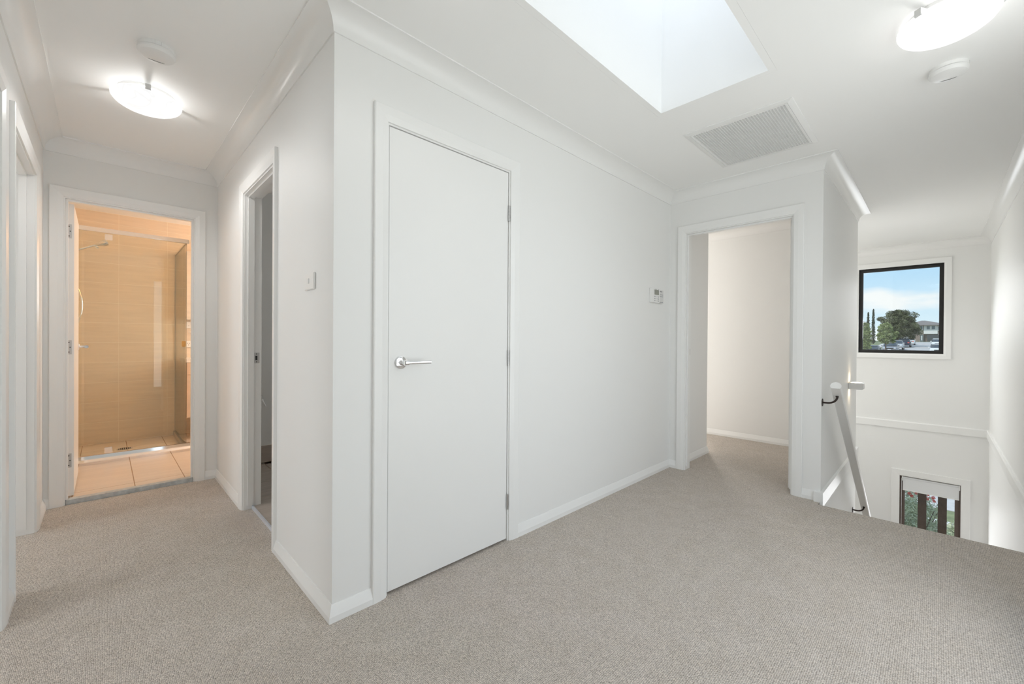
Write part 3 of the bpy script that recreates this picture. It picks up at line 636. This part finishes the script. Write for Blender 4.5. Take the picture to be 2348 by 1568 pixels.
for x0, x1 in ((-.017, .565), (.570, 1.147)):
    box('drawer_front', 'wood', (x0, x1, 3.948, 3.9645, .725, .852), vt, bevel=.001); box('cabinet_door', 'wood', (x0, x1, 3.948, 3.9645, .263, .721), vt, bevel=.001)
mc = empty('mirror_cabinet', (.6, 4.3, 1.7)); tag(mc, 'pale mirrored cabinet on the tiles above the vanity', 'mirror cabinet')
box('cabinet_box', 'bench', (.012, 1.12, 4.262, BYB-.0078, 1.33, 2.10), mc); box('mirror_door', 'mirror', (.012, .56, 4.256, 4.2615, 1.33, 2.10), mc, bevel=.001); box('mirror_door', 'mirror', (.564, 1.12, 4.256, 4.2615, 1.33, 2.10), mc, bevel=.001)
tr_ = empty('towel_shelf', (.3, 4.34, 1.18)); tag(tr_, 'thin chrome shelf rail between mirror cabinet and vanity', 'shelf')
box('shelf_bar', 'chrome', (.03, .50, 4.29, 4.31, 1.180, 1.194), tr_, bevel=.002)
for x in (.06, .47): box('post', 'chrome', (x-.006, x+.006, 4.3105, BYB-.0073, 1.182, 1.192), tr_)
def outlet(x, z, label, pins):
    e = empty('power_outlet', (x, BYB-.007, z)); tag(e, label, 'power outlet')
    box('plate', 'plastic', (x-.058, x+.058, BYB-.017, BYB-.0075, z-.037, z+.037), e, bevel=.002)
    for dx in (-.028, .028):
        if pins:
            for px, pz, t in ((-.008, .008, 0), (.008, .008, 0), (0, -.010, 0)): box('pin_slot', 'dark', (x+dx+px-.0016, x+dx+px+.0016, BYB-.0176, BYB-.0172, z+pz-.006, z+pz+.006), e)
        else: box('switch', 'greyplastic', (x+dx-.007, x+dx+.007, BYB-.0195, BYB-.0172, z-.012, z-.003), e)
outlet(.075, 1.050, 'white power outlet with pin slots above the vanity top', True)
outlet(.075, 1.270, 'white switch plate just under the mirror cabinet', False)
hl = empty('heat_lamp_unit', (1.08, 2.95, ZT)); tag(hl, 'warm bathroom ceiling heat lamp unit, hidden from the hall', 'ceiling heater')
box('housing', 'plastic', (.91, 1.25, 2.78, 3.12, ZT-.03, ZT-.0005), hl, bevel=.004)
for dx in (-.08, .08):
    for dy in (-.08, .08): MB().lathe([(.055, -.03), (.055, -.04), (.03, -.055), (.001, -.058)], (1.08+dx, 2.95+dy, ZT), 20).build('heat_globe', 'heat', hl, smooth=50)
d = bpy.data.lights.new('heat_lamp', 'POINT'); d.energy = 5.4; d.color = (1, .49, .16); d.shadow_soft_size = .12
o = bpy.data.objects.new('heat_lamp', d); col.objects.link(o); o.location = (1.08, 2.95, ZT-.16)
tp = empty('toilet_roll_holder', (.36, WY1, .55)); tag(tp, 'chrome toilet roll holder just visible in the toilet doorway', 'toilet roll holder')
MB().tube([(.335, WY1-.0005, .60), (.335, WY1-.02, .60)], .022, 16).build('wall_plate', 'chrome', tp, smooth=40)
MB().tube([(.335, WY1-.02, .60), (.345, WY1-.05, .585), (.372, WY1-.06, .520)], .008, 10).build('arm', 'chrome', tp, smooth=40)

# ------------------------------------------------------------------ outside: ground, street, garden
PRF = [(7.17, -3.15), (20, -3.15), (45, -2.15), (90, -.28), (150, 1.47), (190, 1.75), (320, 2.2)]
def zg(x):
    for (xa, za), (xb, zb) in zip(PRF, PRF[1:]):
        if x <= xb: t = (x-xa)/(xb-xa); return za+(zb-za)*t
    return PRF[-1][1]
def strip(name, m, x0, x1, y0, y1, dz, label, cat, n=24):
    mb = MB(); V = []; Fc = []
    for i in range(n+1):
        x = x0+(x1-x0)*i/n; z = zg(x)+dz
        V += [(x, y0, z), (x, y1, z), (x, y0, z-.4), (x, y1, z-.4)]
    for i in range(n):
        a = i*4; b = a+4; Fc += [(a, b, b+1, a+1), (a+2, a+3, b+3, b+2), (a, a+2, b+2, b), (a+1, b+1, b+3, a+3)]
    Fc += [(0, 1, 3, 2), (n*4, n*4+2, n*4+3, n*4+1)]
    return struct(mb.add(V, Fc).build(name, m, smooth=40), label, cat)
RY0, RY1 = -2.6, 4.85
strip('ground', 'lawn', 20, 320, -120, 120, -.06, 'grassed ground of the street beyond the window', 'ground', 40)
strip('garden_bed', 'mulch', 7.17, 13.45, -20, 20, 0, 'planted garden bed below the stair windows', 'garden bed', 4)
strip('kerb', 'kerb', 13.46, 13.66, -20, 20, .03, 'pale concrete garden edging outside the lower window', 'kerb', 2)
strip('lawn', 'lawn', 13.67, 14.72, -20, 20, .0, 'narrow strip of lawn beyond the garden edging', 'lawn', 2)
strip('footpath', 'path', 14.73, 20, -20, 20, .01, 'pinkish grey paved footpath beyond the lawn strip', 'footpath', 4)
strip('road', 'road', 20, 144, RY0, RY1, .0, 'grey asphalt street rising towards the far house', 'road', 40)
strip('verge_path', 'path', 40, 144, RY1+1.2, RY1+2.4, -.01, 'pale footpath beside the parked cars', 'footpath', 30)
for y, nm in ((RY1, 'street kerb beside the row of parked cars'), (RY0-.25, 'street kerb beside the white parked cars')):
    strip('road_kerb', 'kerb', 24, 144, y, y+.25, .06, 'pale concrete '+nm, 'kerb', 30)

for (ya, yb_), lab in zip(((2104, 2124), (2150, 2171)), ('brown timber screen post outside the lower window, nearer the blind chain', 'brown timber screen post outside the lower window, nearer the road view')):
    p0, p1 = un(ya, 1180, 'X', 7.42), un(yb_, 1180, 'X', 7.42)
    tag(box('screen_post', 'slat', (7.42, 7.462, p1.y, p0.y, -3.2, -.3), bevel=.002), lab, 'post', 'brown timber screen posts')

def leaves(mb, c, rad, n, size, rnd, shell=.55, thin=1.0, flat=0):
    for _ in range(n):
        while True:
            d = Vector((rnd.uniform(-1, 1), rnd.uniform(-1, 1), rnd.uniform(-1, 1)))
            if .05 < d.length <= 1: break
        d = d.normalized()*(shell+(1-shell)*rnd.random()**.6)
        p = Vector(c)+Vector((d.x*rad[0], d.y*rad[1], d.z*rad[2])); s = size*rnd.uniform(.6, 1.3)
        a = Vector((rnd.gauss(0, 1), rnd.gauss(0, 1), rnd.gauss(0, 1)-flat)).normalized(); b = a.cross(Vector((rnd.gauss(0, 1), rnd.gauss(0, 1), rnd.gauss(0, 1)))).normalized()
        mb.add([p-a*s, p+b*s*.45*thin, p+a*s, p-b*s*.45*thin], [(0, 1, 2, 3)])
def tree(u, vtop, X, width_px, label, m, seed, blobs=12, n=2600, size=.16, trunk=.16, bare=.25, grp=None, name='street_tree', spread=.45):
    p = un(u, vtop, 'X', X); zb = zg(X)-.05; Ht = p.z-zb; wd = width_px*(X+.65)/1781; rnd = random.Random(seed)
    e = empty(name, (X, p.y, zb)); tag(e, label, 'tree', grp)
    MB().tube([(X, p.y, zb), (X+.05, p.y+.03, zb+Ht*.35), (X, p.y, zb+Ht*.7)], [trunk, trunk*.8, trunk*.35], 8).build('trunk', 'bark', e, smooth=60)
    mb = MB(); z0 = zb+Ht*bare; H2 = Ht*(1-bare)
    tw = MB()
    for k in range(blobs):
        # clumps on a rough dome, joined to the trunk by twigs
        a = 2.4*k; t = (k+.5)/blobs; w = wd*.5*math.sqrt(max(0, 1-(2*t-.9)**2*.9))*rnd.uniform(.55, 1)
        c = Vector((X+math.cos(a)*w*.8, p.y+math.sin(a)*w, z0+H2*(.10+.82*t))); r_ = wd*rnd.uniform(.09, .16)
        leaves(mb, c, (r_, r_, r_*.75), n//blobs, size, rnd, .3)
        if k % 2 == 0: tw.tube([(X, p.y, zb+Ht*.45), c], [trunk*.25, .02], 5)
    leaves(mb, (X, p.y, z0+H2*.46), (wd*.36, wd*.36, H2*.40), n//3, size, rnd, .1)
    tw.build('branches', 'bark', e)
    c_ = mb.build('crown', m, e, fix=False); c_['kind'] = 'stuff'
G = 'trees along the street'
tree(2060, 708, 112, 104, 'large dark green tree in the middle of the street view', 'leafdark', 3, 44, 16000, .14, .25, .12, G, 'broad_tree')
tree(2032, 738, 74, 50, 'small light green street tree in front of the dark tree', 'leafmid', 5, 30, 6500, .10, .09, .36, G)
tree(1984, 735, 68, 42, 'light green street tree against the window frame side', 'leafmid', 9, 30, 6500, .10, .09, .2, G)
for u, vt_, lab, sd_ in ((2003, 705, 'taller slim cypress behind the light green trees', 1), (1991, 713, 'shorter slim cypress next to the taller one', 2)):
    X = 128; p = un(u, vt_, 'X', X); zb = zg(X)-.05; rnd = random.Random(sd_); H = p.z-zb
    e = empty('cypress_tree', (X, p.y, zb)); tag(e, lab, 'tree', G)
    MB().tube([(X, p.y, zb), (X, p.y, zb+H*.9)], [.14, .03], 8).build('trunk', 'bark', e)
    mb = MB()
    for k in range(14): t = k/14; leaves(mb, (X, p.y, zb+H*(.06+.92*t)), (.42*(1-t)**.6+.05,)*2+(H*.05,), 130, .13, rnd, .3)
    c_ = mb.build('crown', 'leafcyp', e, fix=False); c_['kind'] = 'stuff'
def shrub(c, rad, label, n, size, flowers, seed, name='flowering_shrub', m='leafbush'):
    rnd = random.Random(seed); e = empty(name, (c[0], c[1], zg(c[0]))); tag(e, label, 'shrub')
    st = MB()
    for k in range(9):
        a = 2*math.pi*k/9; st.tube([(c[0], c[1], zg(c[0])-.02), (c[0]+rad[0]*.3*math.cos(a), c[1]+rad[1]*.3*math.sin(a), c[2]-rad[2]*.2), (c[0]+rad[0]*.75*math.cos(a), c[1]+rad[1]*.75*math.sin(a), c[2]+rad[2]*rnd.uniform(.2, .7))], [.02, .014, .005], 6)
    st.build('stems', 'bark', e)
    mb = MB(); leaves(mb, c, rad, n, size, rnd, .2, .45)
    q = mb.build('foliage', m, e, fix=False); q['kind'] = 'stuff'
    for p in flowers:
        fb = MB(); leaves(fb, p, (.022, .022, .026), 45, .017, rnd, .3, .5); fb.build('flower', 'red', e, fix=False)
    return e
shc = un(2092, 1215, 'X', 9.0); tops = [un(u, v, 'X', 8.55) for u, v in ((2100, 1130), (2090, 1137), (2085, 1131), (2127, 1143), (2140, 1141), (2141, 1149), (2129, 1133))]+[un(2194, 1181, 'X', 8.9)]
shrub((9.15, shc.y+.15, -2.25), (.62, .62, 1.0), 'grey green shrub with red flowers filling the lower window', 17000, .038, tops, 4)
lw2 = un(2190, 1228, 'X', 9.0)
shrub((10.6, lw2.y-.1, -2.75), (.45, .30, .55), 'low green shrub under the lawn strip in the lower window', 4000, .05, [], 6, 'low_shrub')
hb = un(2001, 798, 'X', 62); shrub((62, hb.y, zg(62)+.45), (.8, .8, .55), 'rounded low bush on the verge beside the black car', 1500, .12, [], 8, 'round_bush', 'leafmid')

# far house at the end of the street
def far_house():
    X = 150; Z = zg(X)-.05; Yl = un(2083, 770, 'X', X).y; Yr = un(2168, 770, 'X', X).y
    e = empty('far_house', (X, (Yl+Yr)/2, Z)); tag(e, 'two storey house with grey hip roof at the end of the street', 'house')
    P = lambda u, v: un(u, v, 'X', X)
    zf = P(2120, 757).z; ze = P(2120, 745).z
    mid = P(2107, 760).y; mid2 = P(2118, 760).y; ub = P(2120, 765.5).z
    box('lower_wall', 'brick', (X+.3, X+9, Yr, Yl, Z-.5, ub), e); box('upper_wall', 'brick', (X+.3, X+9, Yr, Yl, ub, ze+.0), e)
    box('left_render_panel', 'render', (X+.1, X+.29, mid, Yl, P(2100, 757).z, ze), e)
    box('entry_tower', 'brick', (X-.3, X+.29, mid2, mid, Z-.3, ze), e)
    wl = box('white_upper_panel', 'render', (X-.4, X+.29, P(2150, 760).y, mid2-.01, ub, ze), e)
    box('right_wing', 'brick', (X-.2, X+.29, Yr, P(2150, 760).y-.01, Z-.3, ze), e)
    o = .6; r0, r1, r2, r3 = (X-1.2, Yr-o), (X-1.2, Yl+o), (X+9.5, Yl+o), (X+9.5, Yr-o); ap = P(2114, 733.5).z
    MB().add([(*r0, ze), (*r1, ze), (*r2, ze), (*r3, ze), (X+4, P(2112, 735).y, ap), (X+4, P(2120, 735).y, ap), (*r0, ze-.18), (*r1, ze-.18), (*r2, ze-.18), (*r3, ze-.18)],
             [(0, 1, 4, 5), (1, 2, 4), (2, 3, 5, 4), (3, 0, 5), (6, 7, 1, 0), (7, 8, 2, 1), (8, 9, 3, 2), (9, 6, 0, 3), (6, 9, 8, 7)]).build('roof', 'roof', e)
    for u0, u1, v0, v1 in ((2109, 2115, 748, 756), (2125, 2132, 747.5, 755), (2136.5, 2144, 747.5, 755), (2151, 2155, 749, 757)):
        a, b = P(u0, v0), P(u1, v1); f_ = X-.42
        w = box('window', 'render', (f_-.06, f_+.0, b.y-.08, a.y+.08, b.z-.08, a.z+.08), e); box('pane', 'pane', (f_-.09, f_-.061, b.y, a.y, b.z, a.z), w)
    a, b = P(2126, 767.5), P(2163, 781.5)
    box('garage_door', 'garage', (X-.30, X-.21, b.y, a.y, Z, a.z), e); a, b = P(2087, 768), P(2096, 778); box('white_garage_door', 'render', (X+.2, X+.29, b.y, a.y, b.z, a.z), e)
    a, b = P(2110, 768), P(2117, 781.5); dd = box('front_door', 'pane', (X-.36, X-.305, b.y, a.y, Z, a.z), e); box('door_pane', 'render', (X-.38, X-.361, b.y+.2, a.y-.2, Z+.3, a.z-.2), dd)
far_house()
nh = un(1972, 745, 'X', 140); nht = un(1984, 732, 'X', 140)
e = empty('roof_gable_house', (140, nh.y+3, zg(140))); tag(e, 'pale house roof edge peeping over the light green tree', 'house')
box('wall', 'render', (140, 147, nh.y-1.2, nh.y+8, zg(140)-.3, nht.z-.9), e)
MB().add([(139, nh.y-1.6, nht.z-.9), (139, nh.y+8.4, nht.z-.9), (148, nh.y+8.4, nht.z-.9), (148, nh.y-1.6, nht.z-.9), (143.5, nh.y+2.2, nht.z+.9), (143.5, nh.y+5, nht.z+.9)], [(0, 1, 5, 4), (1, 2, 5), (2, 3, 4, 5), (3, 0, 4), (0, 3, 2, 1)]).build('roof', mat('pale_grey_roof', (.42, .40, .39), .7), e)

# ------------------------------------------------------------------ parked cars
def car(u, X, paint, label, suv=0, back=False, name='parked_car'):
    p = un(u, 784, 'X', X); z = zg(X)+.02; y = p.y; s = 1 if back else -1      # s: direction the nose points along X
    e = empty(name, (X, y, z)); tag(e, label, 'car', 'cars parked along the street')
    h = .12*suv; Ln, hw = 2.25, .91
    def loft(secs, nm, m, par):
        # secs: (x, half width bottom, half width top, z bottom, z top)
        V = []; Fc = []
        for x, wb, wt, zb, zt in secs:
            V += [(X+s*x, y-wb, z+zb), (X+s*x, y-wb, z+zb+(zt-zb)*.6), (X+s*x, y-wt, z+zt), (X+s*x, y+wt, z+zt), (X+s*x, y+wb, z+zb+(zt-zb)*.6), (X+s*x, y+wb, z+zb)]
        for i in range(len(secs)-1):
            for k in range(6): Fc.append((i*6+k, i*6+(k+1) % 6, i*6+6+(k+1) % 6, i*6+6+k))
        Fc.append(tuple(range(6))); Fc.append(tuple(range((len(secs)-1)*6, len(secs)*6)))
        return MB().add(V, Fc).build(nm, m, par, smooth=40)
    g = .22+h
    body = loft([(-Ln, hw*.86, hw*.78, g+.12, .80+h), (-Ln+.18, hw, hw*.93, g, .96+h), (-1.0, hw, hw*.95, g, .97+h), (.9, hw, hw*.95, g, .95+h), (1.7, hw, hw*.90, g, .86+h), (Ln-.12, hw*.92, hw*.80, g+.02, .74+h), (Ln, hw*.80, hw*.70, g+.12, .66+h)], 'body', paint, e)
    rear = -1.95 if suv else -1.55
    loft([(rear, hw*.86, hw*.74, .94+h, 1.02+h), (rear+.35, hw*.88, hw*.72, .94+h, 1.40+h), (-.2, hw*.89, hw*.74, .94+h, 1.47+h), (.35, hw*.89, hw*.72, .94+h, 1.40+h), (1.15, hw*.86, hw*.74, .92+h, .96+h)], 'cabin_glass', 'carglass', e)
    loft([(rear+.30, hw*.715, hw*.60, 1.385+h, 1.43+h), (-.2, hw*.75, hw*.62, 1.455+h, 1.50+h), (.36, hw*.715, hw*.60, 1.385+h, 1.43+h)], 'roof', paint, e)
    for sx in (-1.35, 1.4):
        for sy in (-1, 1):
            w = MB().tube([(X+s*sx, y+sy*(hw-.20), z+.32), (X+s*sx, y+sy*(hw+.005), z+.32)], .33, 20).build('wheel', 'tyre', e, smooth=40)
            MB().tube([(X+s*sx, y+sy*(hw+.006), z+.32), (X+s*sx, y+sy*(hw+.014), z+.32)], .20, 14).build('hub_cap', 'satin', w)
    for sy in (-1, 1):
        ya, yb_ = sorted((y+sy*.50, y+sy*.74))
        xa, xb = sorted((X+s*(Ln-.10), X+s*(Ln+.005))); box('headlamp', 'headlamp', (xa, xb, ya, yb_, z+.60+h, z+.72+h), e)
        xa, xb = sorted((X-s*(Ln-.06), X-s*(Ln+.005))); box('tail_lamp', 'red', (xa, xb, ya, yb_, z+.66+h, z+.80+h), e)
        ya, yb_ = sorted((y+sy*(hw-.06), y+sy*(hw+.12))); xa, xb = sorted((X+s*.75, X+s*.92)); box('side_mirror', paint, (xa, xb, ya, yb_, z+.95+h, z+1.07+h), e)
    xa, xb = sorted((X+s*(Ln-.06), X+s*(Ln+.01))); box('grille', 'tyre', (xa, xb, y-.42, y+.42, z+.50+h, z+.66+h), e)
    box('number_plate', 'headlamp', (min(X+s*(Ln+.011), X+s*(Ln+.02)), max(X+s*(Ln+.011), X+s*(Ln+.02)), y-.19, y+.19, z+.40+h, z+.50+h), e)
car(2042, 87, 'cargrey', 'grey car parked nearest at the kerb, facing the window', 0)
car(2056, 96, 'carsilver', 'silver white wagon parked behind the grey car', 1)
car(2074, 108, 'carblue', 'dark blue four wheel drive under the dark tree', 1, True)
car(2085, 122, 'carwhite', 'white car farthest along the row beneath the dark tree', 0, True)
car(2152, 84, 'carwhite', 'nearer white car at the other kerb, cut by the window frame', 0)
car(2151, 108, 'carwhite', 'farther white car at the other kerb, cut by the window frame', 1)
car(1999, 75, 'carblue', 'black car on the driveway behind the light green trees', 1)
